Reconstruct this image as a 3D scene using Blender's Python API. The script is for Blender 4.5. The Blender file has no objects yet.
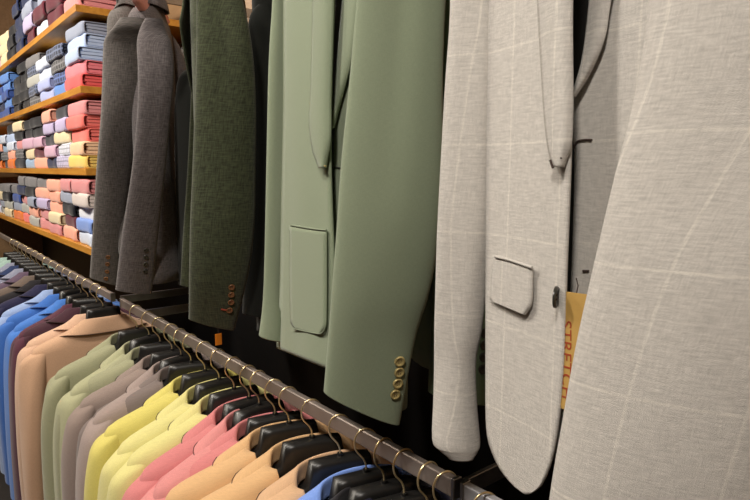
import bpy, math, random
from mathutils import Vector, Matrix

S = bpy.context.scene
COL = S.collection
PI = math.pi

# ------------------------------------------------------------------ camera
CAMZ = 1.40
F = 600.0
VX, VY = -495.0, 82.0            # vanishing point of the clothes rails, from the picture centre
yv = Vector((VX, VY, F)).normalized()               # world +Y in (right, up, forward)
p = math.atan2(VY, F)
zv = Vector((0, math.cos(p), -math.sin(p)))
# right-handed world seen in (right, up, back)
yb = Vector((yv.x, yv.y, -yv.z)); zb = Vector((zv.x, zv.y, -zv.z))
xb = yb.cross(zb).normalized()
RM = Matrix(((xb.x, xb.y, xb.z), (yb.x, yb.y, yb.z), (zb.x, zb.y, zb.z)))   # cam -> world
cam = bpy.data.cameras.new('camera'); camo = bpy.data.objects.new('camera', cam); COL.objects.link(camo)
camo.matrix_world = Matrix.Translation((0, 0, CAMZ)) @ RM.to_4x4()
cam.sensor_width = 36; cam.lens = F / 750 * 36; cam.clip_start = 0.02
S.camera = camo
CP = Vector((0, 0, CAMZ))

def ray(px, py):
    return (RM @ Vector((px - 375, 250 - py, -F))).normalized()
def at_x(px, py, X):
    d = ray(px, py); return CP + d * (X / d.x)
def at_z(px, py, Z):
    d = ray(px, py); return CP + d * ((Z - CAMZ) / d.z)
def project(q):
    c = RM.transposed() @ (Vector(q) - CP); return (375 + F * c.x / -c.z, 250 - F * c.y / -c.z, -c.z)

# ------------------------------------------------------------------ helpers
def tag(o, label=None, cat=None, group=None, kind=None):
    if label: o['label'] = label
    if cat: o['category'] = cat
    if group: o['group'] = group
    if kind: o['kind'] = kind
    return o

def empty(name, loc, rz=0.0):
    o = bpy.data.objects.new(name, None); COL.objects.link(o)
    o.location = loc; o.rotation_euler = (0, 0, rz); o.empty_display_size = .05
    return o

class MB:
    def __init__(s): s.v = []; s.f = []; s.uv = []; s.mi = []
    def grid(s, rows, closed=False, uvs=None, mi=0, flip=False):
        b = len(s.v); n = len(rows[0])
        for r in rows: s.v += [tuple(q) for q in r]
        for i in range(len(rows) - 1):
            for j in range(n if closed else n - 1):
                k = (j + 1) % n
                q = [b + i * n + j, b + i * n + k, b + (i + 1) * n + k, b + (i + 1) * n + j]
                if uvs:
                    uk = uvs[i][j + 1] if closed or k else uvs[i][k]
                    ul = uvs[i + 1][j + 1] if closed or k else uvs[i + 1][k]
                    u = [uvs[i][j], uk, ul, uvs[i + 1][j]]
                else: u = [(0, 0)] * 4
                if flip: q.reverse(); u.reverse()
                s.f.append(q); s.uv.append(u); s.mi.append(mi)
        return s
    def fan(s, ring, centre=None, mi=0):
        b = len(s.v); n = len(ring)
        c = centre or tuple(sum(q[k] for q in ring) / n for k in range(3))
        s.v += [tuple(q) for q in ring] + [tuple(c)]
        for j in range(n):
            s.f.append([b + j, b + (j + 1) % n, b + n]); s.uv.append([(0, 0)] * 3); s.mi.append(mi)
        return s
    def box(s, x0, x1, y0, y1, z0, z1, mi=0, top=None):
        b = len(s.v)
        s.v += [(x0,y0,z0),(x1,y0,z0),(x1,y1,z0),(x0,y1,z0)]
        if top: x0, x1, y0, y1 = top
        s.v += [(x0,y0,z1),(x1,y0,z1),(x1,y1,z1),(x0,y1,z1)]
        for q in ((0,3,2,1),(4,5,6,7),(0,1,5,4),(1,2,6,5),(2,3,7,6),(3,0,4,7)):
            s.f.append([b + k for k in q]); s.uv.append([(s.v[b+k][0]+s.v[b+k][1], s.v[b+k][2]) for k in q]); s.mi.append(mi)
        return s
    def tube(s, pts, r, n=10, closed_ends=True, mi=0):
        rings = []; pts = [Vector(q) for q in pts]; up = None
        for i, q in enumerate(pts):
            t = (pts[min(i + 1, len(pts) - 1)] - pts[max(i - 1, 0)]).normalized()
            if up is None: up = t.orthogonal().normalized()
            up = (up - t * up.dot(t)).normalized(); sd = t.cross(up)
            rr = r[i] if isinstance(r, (list, tuple)) else r
            rings.append([q + (up * math.cos(a) + sd * math.sin(a)) * rr for a in [2 * PI * k / n for k in range(n)]])
        s.grid(rings, closed=True, mi=mi)
        if closed_ends: s.fan(rings[0][::-1], mi=mi); s.fan(rings[-1], mi=mi)
        return s
    def build(s, name, mats, parent=None, smooth=True, solid=0, bevel=0, subsurf=0, offset=-1):
        me = bpy.data.meshes.new(name); me.from_pydata(s.v, [], s.f)
        ul = me.uv_layers.new(name='UVMap'); k = 0
        for fu in s.uv:
            for u in fu: ul.data[k].uv = u; k += 1
        if not isinstance(mats, (list, tuple)): mats = [mats]
        for m in mats: me.materials.append(m)
        me.polygons.foreach_set('material_index', s.mi)
        me.polygons.foreach_set('use_smooth', [smooth] * len(s.f))
        me.update()
        o = bpy.data.objects.new(name, me); COL.objects.link(o)
        if parent: o.parent = parent
        if solid:
            m = o.modifiers.new('s', 'SOLIDIFY'); m.thickness = solid; m.offset = offset
        if bevel:
            m = o.modifiers.new('b', 'BEVEL'); m.width = bevel; m.segments = 3; m.limit_method = 'ANGLE'
        if subsurf:
            m = o.modifiers.new('u', 'SUBSURF'); m.levels = subsurf; m.render_levels = subsurf
        return o

def lerp(a, b, t): return a + (b - a) * t
def interp(tab, x):
    """piecewise smooth table lookup, tab = [(x, y...)] ascending; catmull-rom"""
    if x <= tab[0][0]: return tab[0][1]
    if x >= tab[-1][0]: return tab[-1][1]
    for i in range(len(tab) - 1):
        if tab[i][0] <= x <= tab[i + 1][0]:
            x0, y0 = tab[i]; x1, y1 = tab[i + 1]; h = x1 - x0
            t = (x - x0) / h
            m0 = (y1 - tab[i-1][1]) / (x1 - tab[i-1][0]) if i > 0 else (y1 - y0) / h
            m1 = (tab[i+2][1] - y0) / (tab[i+2][0] - x0) if i + 2 < len(tab) else (y1 - y0) / h
            d = (y1 - y0) / h
            if m0 * d <= 0: m0 = 0
            if m1 * d <= 0: m1 = 0
            return (2*t**3-3*t*t+1)*y0 + (t**3-2*t*t+t)*h*m0 + (-2*t**3+3*t*t)*y1 + (t**3-t*t)*h*m1
def catmull(pts, n):
    """resample list of vectors to n points, smooth"""
    P = [Vector(q) for q in pts]; out = []; L = len(P) - 1
    for k in range(n):
        t = k * L / (n - 1); i = min(int(t), L - 1); u = t - i
        p0 = P[i-1] if i else P[0] * 2 - P[1]; p1 = P[i]; p2 = P[i+1]; p3 = P[i+2] if i + 2 <= L else P[i+1] * 2 - P[i]
        out.append(.5 * ((2*p1) + (p2-p0)*u + (2*p0-5*p1+4*p2-p3)*u*u + (3*p1-p0-3*p2+p3)*u**3))
    return out

# ------------------------------------------------------------------ materials
def new_mat(name):
    m = bpy.data.materials.new(name); m.use_nodes = True
    nt = m.node_tree; return m, nt, nt.nodes['Principled BSDF']
def srgb(c):
    return tuple(((x / 255) / 12.92 if x / 255 <= .04045 else ((x / 255 + .055) / 1.055) ** 2.4) for x in c) + (1,)

def plain(name, c, rough=.5, metal=0, noise=0, scale=20, spec=.5, bump=0):
    m, nt, b = new_mat(name)
    b.inputs['Base Color'].default_value = srgb(c); b.inputs['Roughness'].default_value = rough
    b.inputs['Metallic'].default_value = metal; b.inputs['Specular IOR Level'].default_value = spec
    if noise:
        tc = nt.nodes.new('ShaderNodeTexCoord'); n = nt.nodes.new('ShaderNodeTexNoise'); n.inputs['Scale'].default_value = scale
        nt.links.new(tc.outputs['Object'], n.inputs['Vector'])
        mx = nt.nodes.new('ShaderNodeMix'); mx.data_type = 'RGBA'
        mx.inputs[6].default_value = srgb([v * (1 - noise) for v in c]); mx.inputs[7].default_value = srgb([min(255, v * (1 + noise)) for v in c])
        nt.links.new(n.outputs['Fac'], mx.inputs[0]); nt.links.new(mx.outputs[2], b.inputs['Base Color'])
        if bump:
            bp = nt.nodes.new('ShaderNodeBump'); bp.inputs['Strength'].default_value = bump; bp.inputs['Distance'].default_value = .002
            nt.links.new(n.outputs['Fac'], bp.inputs['Height']); nt.links.new(bp.outputs[0], b.inputs['Normal'])
    return m

def fabric(name, c, var=.12, slub=0.0, fine=900, pane=None, bump=.25, rough=.9, pane_c=None, twill=0, sheen=.15, check=None):
    """cloth: two crossed stretched noises in metre UVs make the yarns, optional windowpane or small check lines"""
    m, nt, b = new_mat(name); N = nt.nodes; L = nt.links
    b.inputs['Roughness'].default_value = rough; b.inputs['Specular IOR Level'].default_value = .2
    b.inputs['Sheen Weight'].default_value = sheen; b.inputs['Sheen Roughness'].default_value = .5
    uv = N.new('ShaderNodeUVMap')
    def nz(su, sv, det=3):
        mp = N.new('ShaderNodeMapping'); mp.inputs['Scale'].default_value = (su, sv, 1); L.new(uv.outputs[0], mp.inputs[0])
        n = N.new('ShaderNodeTexNoise'); n.inputs['Scale'].default_value = 1; n.inputs['Detail'].default_value = det
        L.new(mp.outputs[0], n.inputs['Vector']); return n.outputs['Fac']
    def math_(op, a, c2=None, clamp=False):
        q = N.new('ShaderNodeMath'); q.operation = op; q.use_clamp = clamp
        for k, v in enumerate((a, c2)):
            if v is None: continue
            if isinstance(v, (int, float)): q.inputs[k].default_value = v
            else: L.new(v, q.inputs[k])
        return q.outputs[0]
    a1 = nz(fine, fine * .14); a2 = nz(fine * .14, fine)
    fac = math_('MULTIPLY', math_('ADD', a1, a2), .5)
    h = fac
    if slub:
        s1 = nz(70, 520, 3); s2 = nz(420, 60, 2)
        fac = math_('ADD', math_('MULTIPLY', fac, 1 - slub), math_('MULTIPLY', math_('ADD', math_('MULTIPLY', s1, .7), math_('MULTIPLY', s2, .3)), slub))
    if twill:
        w = N.new('ShaderNodeTexWave'); mp = N.new('ShaderNodeMapping'); mp.inputs['Scale'].default_value = (twill, twill, 1)
        mp.inputs['Rotation'].default_value = (0, 0, .9)
        L.new(uv.outputs[0], mp.inputs[0]); L.new(mp.outputs[0], w.inputs['Vector']); w.inputs['Scale'].default_value = 1
        w.inputs['Distortion'].default_value = .6
        h = math_('ADD', h, math_('MULTIPLY', w.outputs['Fac'], .25)); fac = math_('ADD', math_('MULTIPLY', fac, .8), math_('MULTIPLY', w.outputs['Fac'], .2))
    rmp = N.new('ShaderNodeMapRange'); rmp.inputs['From Min'].default_value = .32; rmp.inputs['From Max'].default_value = .68
    L.new(fac, rmp.inputs['Value'])
    mx = N.new('ShaderNodeMix'); mx.data_type = 'RGBA'
    mx.inputs[6].default_value = srgb([v * (1 - var) for v in c]); mx.inputs[7].default_value = srgb([min(255, v * (1 + var)) for v in c])
    L.new(rmp.outputs[0], mx.inputs[0]); colr = mx.outputs[2]
    if pane or check:
        pu, pv, wd = pane or check
        sp = N.new('ShaderNodeSeparateXYZ'); L.new(uv.outputs[0], sp.inputs[0])
        def line(src, per, off):
            fr = math_('FRACT', math_('ADD', math_('DIVIDE', src, per), off))
            d = math_('ABSOLUTE', math_('SUBTRACT', fr, .5))
            return math_('LESS_THAN', d, wd / per / 2)
        l = math_('MAXIMUM', line(sp.outputs[0], pu, .15), line(sp.outputs[1], pv, .3))
        l = math_('MULTIPLY', l, math_('MULTIPLY', rmp.outputs[0], .55) if pane else .8)
        m2 = N.new('ShaderNodeMix'); m2.data_type = 'RGBA'; L.new(l, m2.inputs[0]); L.new(colr, m2.inputs[6])
        m2.inputs[7].default_value = srgb(pane_c or (235, 230, 220)); colr = m2.outputs[2]
    L.new(colr, b.inputs['Base Color'])
    bp = N.new('ShaderNodeBump'); bp.inputs['Strength'].default_value = bump; bp.inputs['Distance'].default_value = .0006
    L.new(h, bp.inputs['Height']); L.new(bp.outputs[0], b.inputs['Normal'])
    return m

M = {}
M['black_plastic'] = plain('black_plastic', (24, 23, 22), .38, 0, .25, 60)
M['brass'] = plain('brass', (244, 220, 170), .3, .85)
M['steel'] = plain('steel', (170, 168, 165), .3, 1, .1, 30)
M['bronze'] = plain('bronze', (150, 138, 130), .55, .7, .12, 14)
M['wood'] = None
M['black_panel'] = plain('black_panel', (16, 14, 13), .55, 0, .3, 8)
M['dark_floor'] = plain('dark_floor', (34, 30, 28), .5, 0, .2, 4)
M['ceiling'] = plain('ceiling_paint', (205, 196, 180), .9, 0, .03, 3)
M['lining'] = fabric('dark_lining', (22, 19, 19), .1, rough=.55)
M['card'] = plain('card_gold', (178, 142, 76), .6, 0, .06, 90)
M['ink'] = plain('red_ink', (150, 62, 30), .6)
M['orange_card'] = plain('orange_card', (228, 128, 30), .5, 0, .05, 60)
M['horn_gold'] = plain('button_gold', (176, 158, 105), .3, .25, .2, 160)
M['horn_brown'] = plain('button_brown', (120, 82, 52), .3, .1, .25, 160)
M['horn_dark'] = plain('button_dark', (48, 46, 40), .3, 0, .3, 160)
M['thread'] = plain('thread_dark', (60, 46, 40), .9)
M['thread_red'] = plain('thread_red', (150, 62, 40), .8)

def wood(name, c0, c1):
    m, nt, b = new_mat(name); N = nt.nodes; L = nt.links
    tc = N.new('ShaderNodeTexCoord'); mp = N.new('ShaderNodeMapping'); mp.inputs['Scale'].default_value = (14, 1.2, 14)
    L.new(tc.outputs['Object'], mp.inputs[0])
    n = N.new('ShaderNodeTexNoise'); n.inputs['Scale'].default_value = 3; n.inputs['Detail'].default_value = 6; n.inputs['Distortion'].default_value = .6
    L.new(mp.outputs[0], n.inputs['Vector'])
    r = N.new('ShaderNodeValToRGB'); r.color_ramp.elements[0].position = .3; r.color_ramp.elements[1].position = .7
    r.color_ramp.elements[0].color = srgb(c0); r.color_ramp.elements[1].color = srgb(c1)
    L.new(n.outputs['Fac'], r.inputs[0]); L.new(r.outputs[0], b.inputs['Base Color'])
    b.inputs['Roughness'].default_value = .42
    return m
M['wood'] = wood('shelf_wood', (178, 116, 38), (206, 148, 58))
M['wall_wood'] = wood('wall_veneer', (138, 108, 76), (156, 124, 90))

# ------------------------------------------------------------------ jacket pieces
D_TAB = [(-1, .062), (-.7, .062), (-.4, .056), (-.25, .055), (-.12, .050), (-.062, .042), (-.03, .034), (0, .032)]
def body_y(x, z, w, thick=1.0):
    d = interp(D_TAB, z) * thick; e = lerp(4.2, 2.6, min(1, max(0, (-z - .05) / .2)))
    return d * math.sqrt(max(0, 1 - min(1, abs(x) / w) ** e))
def jacket_body(parent, mat, seed, hem=-.70, wid=1.0, thick=1.0, fold=.004, break_z=-.36):
    """front right edge -> round the back -> front left edge, one continuous cloth shell"""
    R = random.Random(seed)
    W = [(-1, .215), (hem, .215), (-.45, .198), (-.3, .2), (-.18, .198), (-.1, .203), (-.062, .200), (-.048, .185), (-.03, .140), (-.014, .098), (0, .072)]
    D = [(-1, .062), (hem, .062), (-.4, .056), (-.25, .055), (-.12, .046), (-.062, .030), (-.03, .027), (0, .030)]
    E = [(-1, -.02), (break_z, -.018), (-.25, .014), (-.12, .044), (0, .062)]
    zs = [0, -.007, -.014, -.022, -.03, -.038, -.046, -.054, -.062, -.072, -.085, -.1] + [-.1 + (hem + .1) * k / 22 for k in range(1, 23)]
    ph = [R.uniform(0, 6.28) for _ in range(8)]; fr = [R.uniform(22, 34), R.uniform(45, 60)]
    nf, nb = 12, 26
    rows = []; uvs = []
    for z in zs:
        w = interp(W, z) * wid; d = interp(D, z) * thick; e = interp(E, z)
        xs = []
        for k in range(nf): 
            t = k / nf; xs.append((lerp(-e if e > 0 else -e, -w, math.sin(t * PI / 2)), -1))
        for k in range(nb + 1):
            t = -PI / 2 + PI * k / nb; xs.append((w * math.sin(t), 1))
        for k in range(nf - 1, -1, -1):
            t = k / nf; xs.append((lerp(e if e > 0 else e, w, math.sin(t * PI / 2)), -1))
        row = []; u = 0; urow = []; last = None
        for i, (x, sd) in enumerate(xs):
            q = min(1, abs(x) / w)
            y = sd * body_y(x, z, w, thick)
            if sd < 0 and i > nf: y -= .004            # left front lies over the right
            g = min(1, max(0, (-z - .08) / .25))
            y += g * fold * (math.sin(x * fr[0] + ph[0] + z * 3) + .5 * math.sin(x * fr[1] + ph[1] - z * 5)) * (1 if sd > 0 else .6)
            zz = z
            if sd < 0 and z < -.5:                       # rounded front corners
                de = abs(x - (xs[0][0] if i < nf else xs[-1][0]))
                zz = z + .05 * max(0, 1 - de / .07) ** 2 * ((z + .5) / (hem + .5))
            if sd > 0: zz -= .004 * math.sin(x * 9 + ph[3]) * g
            row.append(Vector((x, y, zz)))
            if last is not None: u += (row[-1] - last).length
            last = row[-1]; urow.append((u, zz))
        mid = urow[len(urow) // 2][0]
        urow = [(a - mid, b2) for a, b2 in urow]
        rows.append(row); uvs.append(urow)
    return MB().grid(rows, uvs=uvs, flip=True).build('body', mat, parent, solid=.003)

def collar(parent, mat, rx=.070, ry=.036, stand=.026, leaf=.044, spread=.060):
    """stand and leaf folded over it, from gorge to gorge round the back of the neck"""
    rows = []; uvs = []
    n = 34
    for k in range(n + 1):
        a = PI * 1.36 * (k / n - .5)                     # 0 = back centre
        s = abs(k / n - .5) * 2
        cx, cy = math.sin(a), math.cos(a)
        fz = -.062 * max(0, (s - .55) / .45) ** 1.3      # goes down towards the gorge
        st = stand * (1 - .55 * s ** 2); lf = leaf * (1 - .12 * s)
        base = Vector((rx * cx, ry * cy - .012 * (s ** 3), fz - .006))
        out = Vector((cx, cy * 1.2, 0)).normalized()
        top = base + Vector((0, 0, st + .004)) - out * .004
        pr = [base - out * .003, base - out * .001 + Vector((0, 0, st * .5)), top, top + out * .006 + Vector((0, 0, .0015)), top + out * .011 - Vector((0, 0, .005))]
        # the leaf lies down on the back and the shoulders
        side = abs(cx) ** 2.2
        p0 = pr[-1]; Rr = lerp(.017, spread, side) * (1 - .45 * max(0, (s - .7) / .3)); zt = lerp(-.024, -.017, side) + fz * .55 + .0015
        tg = Vector((base.x, base.y, 0)) + out * Rr; tg.z = zt
        for t_ in (.3, .6, .85, 1.0):
            q = p0.lerp(tg, t_) + out * .0015 * math.sin(PI * t_)
            pr.append(q)
        rows.append(pr); uvs.append([(k * .008, j * .009) for j in range(len(pr))])
    co = MB().grid(rows, uvs=uvs).build('collar', mat, parent, solid=.002, offset=1, subsurf=1)
    if spread > .05: MB().tube([r_[-1] + Vector((0, 0, -.0006)) for r_ in rows], .0007, 6).build('collar_edge_shade', M['thread'], co)  # dark tube added as painted shade under the leaf edge, along its seam
    return co

W_TAB = [(-1, .215), (-.7, .215), (-.45, .198), (-.3, .2), (-.18, .198), (-.1, .203), (-.062, .200), (-.048, .185), (-.03, .140), (-.014, .098), (0, .072)]
def lapel(parent, mat, sgn, break_z=-.36):
    rows = []; uvs = []
    E = [(-1, -.02), (break_z, -.014), (-.25, .014), (-.12, .044), (-.02, .064)]
    Wd = [(break_z, .004), (-.3, .035), (-.2, .068), (-.16, .078), (-.15, .068), (-.12, .045), (-.08, .034), (-.05, .026)]
    zz = [break_z + (-.05 - break_z) * k / 26 for k in range(27)]
    for z in zz:
        e = interp(E, z); w = interp(Wd, z); row = []
        for j in range(7):
            t = j / 6; x = e - .002 + w * t
            dd = .052 if z < -.15 else lerp(.052, .032, (z + .15) / .1)
            y = -body_y(x, z, max(interp(W_TAB, z), abs(x) + .001)) - .0025 - .0025 * math.sin(PI * min(1, t * 1.2)) * (1 if t < .84 else .4) - (.004 if sgn > 0 else 0)
            row.append(Vector((sgn * x, y, z + .01 * t)))
        rows.append(row); uvs.append([(x_.x, x_.z) for x_ in row])
    return MB().grid(rows, uvs=uvs, flip=sgn > 0).build('lapel', mat, parent, solid=.003, offset=0)

def ring_pts(c, ax, ay, e=2.3, n=28, tilt=(0, 0)):
    """horizontal ring round c with vector semi-axes ax, ay"""
    out = []
    for k in range(n):
        a = 2 * PI * k / n; cs, sn = math.cos(a), math.sin(a)
        u = math.copysign(abs(cs) ** (2 / e), cs); v = math.copysign(abs(sn) ** (2 / e), sn)
        out.append(c + ax * u + ay * v + Vector((0, 0, tilt[0] * u + tilt[1] * v)))
    return out

def sleeve_loft(parent, mat, secs, nrow=36, n=30, fold=.003, seed=1, name='sleeve', cap=True):
    """secs: list of (centre, ax, ay, (tilt)) top to cuff"""
    R = random.Random(seed); ph = [R.uniform(0, 6.28) for _ in range(6)]
    C = catmull([s[0] for s in secs], nrow); A = catmull([s[1] for s in secs], nrow); B = catmull([s[2] for s in secs], nrow)
    T = catmull([Vector((s[3][0], s[3][1], 0)) if len(s) > 3 else Vector((0, 0, 0)) for s in secs], nrow)
    rows = []; uvs = []
    for i in range(nrow):
        t = i / (nrow - 1); r = ring_pts(C[i], A[i], B[i], 2.2, n, (T[i].x, T[i].y))
        env = math.sin(PI * min(1, t * 1.05)) * .8 + .2
        for k in range(n):
            a = 2 * PI * k / n
            o = (r[k] - C[i]); o.z = 0; o.normalize()
            r[k] = r[k] + o * env * fold * (math.sin(2 * a + ph[0] + 2.2 * t) + .6 * math.sin(3 * a + ph[1] + 7 * t * math.sin(ph[2])) + .35 * math.sin(11 * t + ph[3] + a))
        u = 0; ur = [(0, r[0].z)]
        for k in range(1, n + 1):
            u += (r[k % n] - r[k - 1]).length; ur.append((u, r[k % n].z))
        rows.append(r); uvs.append(ur)
    mb = MB().grid(rows, closed=True, uvs=uvs, flip=True)
    if cap: mb.fan(rows[0])
    # cuff turned in, dark lining inside
    last = rows[-1]; c = sum(last, Vector()) / n
    r1 = [q + (c - q) * .04 - Vector((0, 0, .0015)) for q in last]; r2 = [q + (c - q) * .1 + Vector((0, 0, .004)) for q in last]; r3 = [q + (c - q) * .5 + Vector((0, 0, .05)) for q in last]
    z = [[(0, 0)] * (n + 1)] * 4
    mb.grid([last, r1, r2], closed=True, uvs=z, flip=True)
    mb.grid([r2, r3], closed=True, uvs=z, mi=1, flip=True); mb.fan(r3, mi=1)
    return mb.build(name, [mat, M['lining']], parent), rows

def button(parent, mat, loc, nrm, r=.0075, stitched=True):
    """dished four-hole button with a raised rim"""
    nrm = Vector(nrm).normalized(); up = Vector((0, 0, 1)); t = up.cross(nrm).normalized(); b = nrm.cross(t); loc = Vector(loc)
    prof = [(0, .0012), (.55, .0012), (.7, .0022), (.86, .0026), (1, .0018), (1, 0)]
    rings = [[loc + (t * math.cos(a) + b * math.sin(a)) * r * max(q, .01) + nrm * h for a in [2 * PI * k / 20 for k in range(20)]] for q, h in prof]
    o = MB().grid(rings, closed=True, flip=True).build('button', mat, parent)
    if stitched:
        mb = MB()
        for sx in (-1, 1):
            for sy in (-1, 1):
                q = loc + t * sx * r * .2 + b * sy * r * .2 + nrm * .0014
                mb.tube([q, q + nrm * .0004], r * .09, 6)
        mb.build('buttonhole', M['thread'], o)
    return o

def generic_sleeve(parent, mat, sgn, seed, length=.62, btn=None, yb=0.0, xo=0.0):
    def V(x_, y_, z_): return Vector((sgn * (x_ - xo), y_, z_))
    secs = [(V(.166, 0, -.047), Vector((.010, 0, 0)), Vector((0, .012, 0)), (sgn * -.003, 0)),
        (V(.180, 0, -.058), Vector((.023, 0, 0)), Vector((0, .024, 0)), (sgn * -.009, 0)),
        (V(.190, 0, -.072), Vector((.032, 0, 0)), Vector((0, .036, 0)), (sgn * -.009, 0)),
        (V(.200, .001, -.105), Vector((.034, 0, 0)), Vector((0, .047, 0)), (sgn * -.004, 0)),
        (V(.210, .003, -.19), Vector((.034, 0, 0)), Vector((0, .057, 0))),
        (V(.216, 0, -.33), Vector((.032, 0, 0)), Vector((0, .060, 0))),
        (V(.219, -.010 + yb, -.48), Vector((.030, 0, 0)), Vector((0, .058, 0))),
        (V(.220, -.022 + yb * 2, -.03 - length), Vector((.026, 0, 0)), Vector((0, .056, 0)))]
    o, rows = sleeve_loft(parent, mat, secs, 30, 26, seed=seed, fold=.0035)
    if btn:
        for k in range(4):
            z = -.03 - length + .030 + k * .0165
            q = Vector((sgn * (.220 + .0235), .016 + yb * 2 + k * .001, z))
            button(o, btn, q, (sgn * 1, .25, 0))
    return o

def jacket(name, loc, rz, mat, seed, label, cat='jacket', group=None, btn=None, hem=-.70, length=.62, wid=1, thick=1, yb=0.0, lean=0):
    t = empty(name, loc, rz); t.rotation_euler = (0, lean, rz); tag(t, label, cat, group)
    jacket_body(t, mat, seed, hem, wid, thick)
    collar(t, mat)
    lapel(t, mat, 1); lapel(t, mat, -1)
    for s in (-1, 1): generic_sleeve(t, mat, s, seed * 7 + s, length, btn, yb)
    return t

def hanger(loc, rz, label, group=None, hump=True, lift=.089, lean=0, drop=0.0):
    """broad black plastic suit hanger; origin at the neck base of the jacket; brass hook over the rail"""
    t = empty('coat_hanger', loc, rz); t.rotation_euler = (0, lean, rz); tag(t, label, 'hanger', group)
    mb = MB()
    xs = [-.165, -.155, -.12, -.075, -.052, -.046, -.030, 0, .030, .046, .052, .075, .12, .155, .165]
    rows = []
    for x in xs:
        a = abs(x)
        if a <= .0465: zt = .033 - a * .05; zb_ = -.03; d = .0145
        elif a < .06: zt = .004 - drop; zb_ = -.032; d = .014
        else: zt = -.012 - drop - (a - .06) * .42; zb_ = zt - .018; d = lerp(.013, .018, (a - .06) / .125)
        if a > .16: d *= .6; zt -= .006
        c = (zt + zb_) / 2; hz = (zt - zb_) / 2
        rr = []
        for k in range(20):
            an = 2 * PI * k / 20; cs, sn = math.cos(an), math.sin(an); e = .5
            rr.append(Vector((x, d * math.copysign(abs(cs) ** e, cs), c + hz * math.copysign(abs(sn) ** e, sn))))
        rows.append(rr)
    mb.grid(rows, closed=True); mb.fan(rows[0][::-1]); mb.fan(rows[-1])
    mb.build('shoulder_bar', M['black_plastic'], t)
    # collar where the wire enters the plastic
    MB().tube([(0, 0, .031), (0, 0, .037)], .0045, 12).build('ferrule', M['black_plastic'], t)
    cz = lift - .002; r = .0235
    # wire bulges towards the aisle (-x world => depends on rz), goes over and ends behind
    sg = -1 if math.cos(rz) > 0 else 1
    rx, rz_ = .0165, .0235; cz = lift - rz_ + .0155; HR = random.Random(int(loc[1] * 1000)); tw = HR.uniform(-.25, .3)
    zb = cz - rz_
    pts = [(0, 0, .034), (0, 0, zb - .016), (sg * .001, 0, zb - .010), (sg * .004, 0, zb - .003)]
    for k in range(0, 22):
        a = -PI / 2 + .62 + k * (PI * 1.12) / 21
        pts.append((sg * math.cos(a) * rx, 0, cz + math.sin(a) * rz_))
    pts = [(q[0] * math.cos(tw), q[0] * math.sin(tw), q[2]) for q in pts]
    MB().tube(pts, .0014, 8).build('hook', M['brass'], t)
    return t

# ------------------------------------------------------------------ the room
XW = 1.12                                                  # wall plane behind the rails
def struct(name, mb, mat, **k): return tag(mb.build(name, mat, **k), kind='structure')
struct('floor', MB().box(-2.6, XW + .1, -1.6, 6.4, -.05, 0), M['dark_floor'], smooth=False)
struct('ceiling', MB().box(-2.6, XW + .1, -1.6, 6.4, 2.9, 2.95), M['ceiling'], smooth=False)
struct('wall_right', MB().box(XW, XW + .1, -1.6, 6.4, 1.42, 2.9), M['wall_wood'], smooth=False)
struct('wall_right_lower_panel', MB().box(XW, XW + .1, -1.6, 6.4, 0, 1.42), M['black_panel'], smooth=False)
struct('wall_back', MB().box(-2.6, XW, 6.3, 6.4, 0, 2.9), M['wall_wood'], smooth=False)
struct('wall_left', MB().box(-2.6, -2.5, -1.6, 6.3, 0, 2.9), M['wall_wood'], smooth=False)
struct('wall_front', MB().box(-2.5, XW, -1.6, -1.5, 0, 2.9), M['wall_wood'], smooth=False)

# ------------------------------------------------------------------ shirt shelves
XS = .60
YC = at_x(75, 3, XS).y
def shelf_z(px, py): return at_x(px, py, XS).z
shz = [at_x(76, 3, XS).z, at_x(79, 86, XS).z, at_x(84, 168.5, XS).z, at_x(91, 249, XS).z]
names = ['topmost', 'second', 'third', 'lowest']
YE = 6.2; TH = .026
for k, z in enumerate(shz):
    o = MB().box(XS, XW - .005, YC, YE, z - TH, z).build('shelf_board', M['wood'], smooth=False, bevel=.0015)
    tag(o, '%s orange wooden shelf board under the folded shirts' % names[k], 'shelf', 'wooden shelf boards')
# steel uprights that carry the boards, at the wall
for i, (y, lab) in enumerate(((YC + .03, 'slim steel upright at the near end of the shirt shelves'), (YC + 1.8, 'slim steel upright along the far part of the shirt shelves'))):
    tag(MB().box(XW - .02, XW, y, y + .02, shz[3] - .15, 2.5).build('shelf_upright', M['steel'], smooth=False), lab, 'shelf upright')

SH = {}
def shirt_mat(c, kind=''):
    k = (c, kind)
    if k not in SH:
        nm = 'shirt_cloth_%d' % len(SH)
        if kind == 'check': SH[k] = fabric(nm, c, .05, fine=1500, check=(.022, .022, .005), pane_c=[min(255, v * .55) for v in c], bump=.1)
        elif kind == 'plaid': SH[k] = fabric(nm, c, .1, fine=1500, check=(.03, .03, .008), pane_c=[min(255, v * 1.9 + 20) for v in c], bump=.1)
        else: SH[k] = fabric(nm, c, .04, fine=1500, bump=.1)
    return SH[k]

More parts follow.
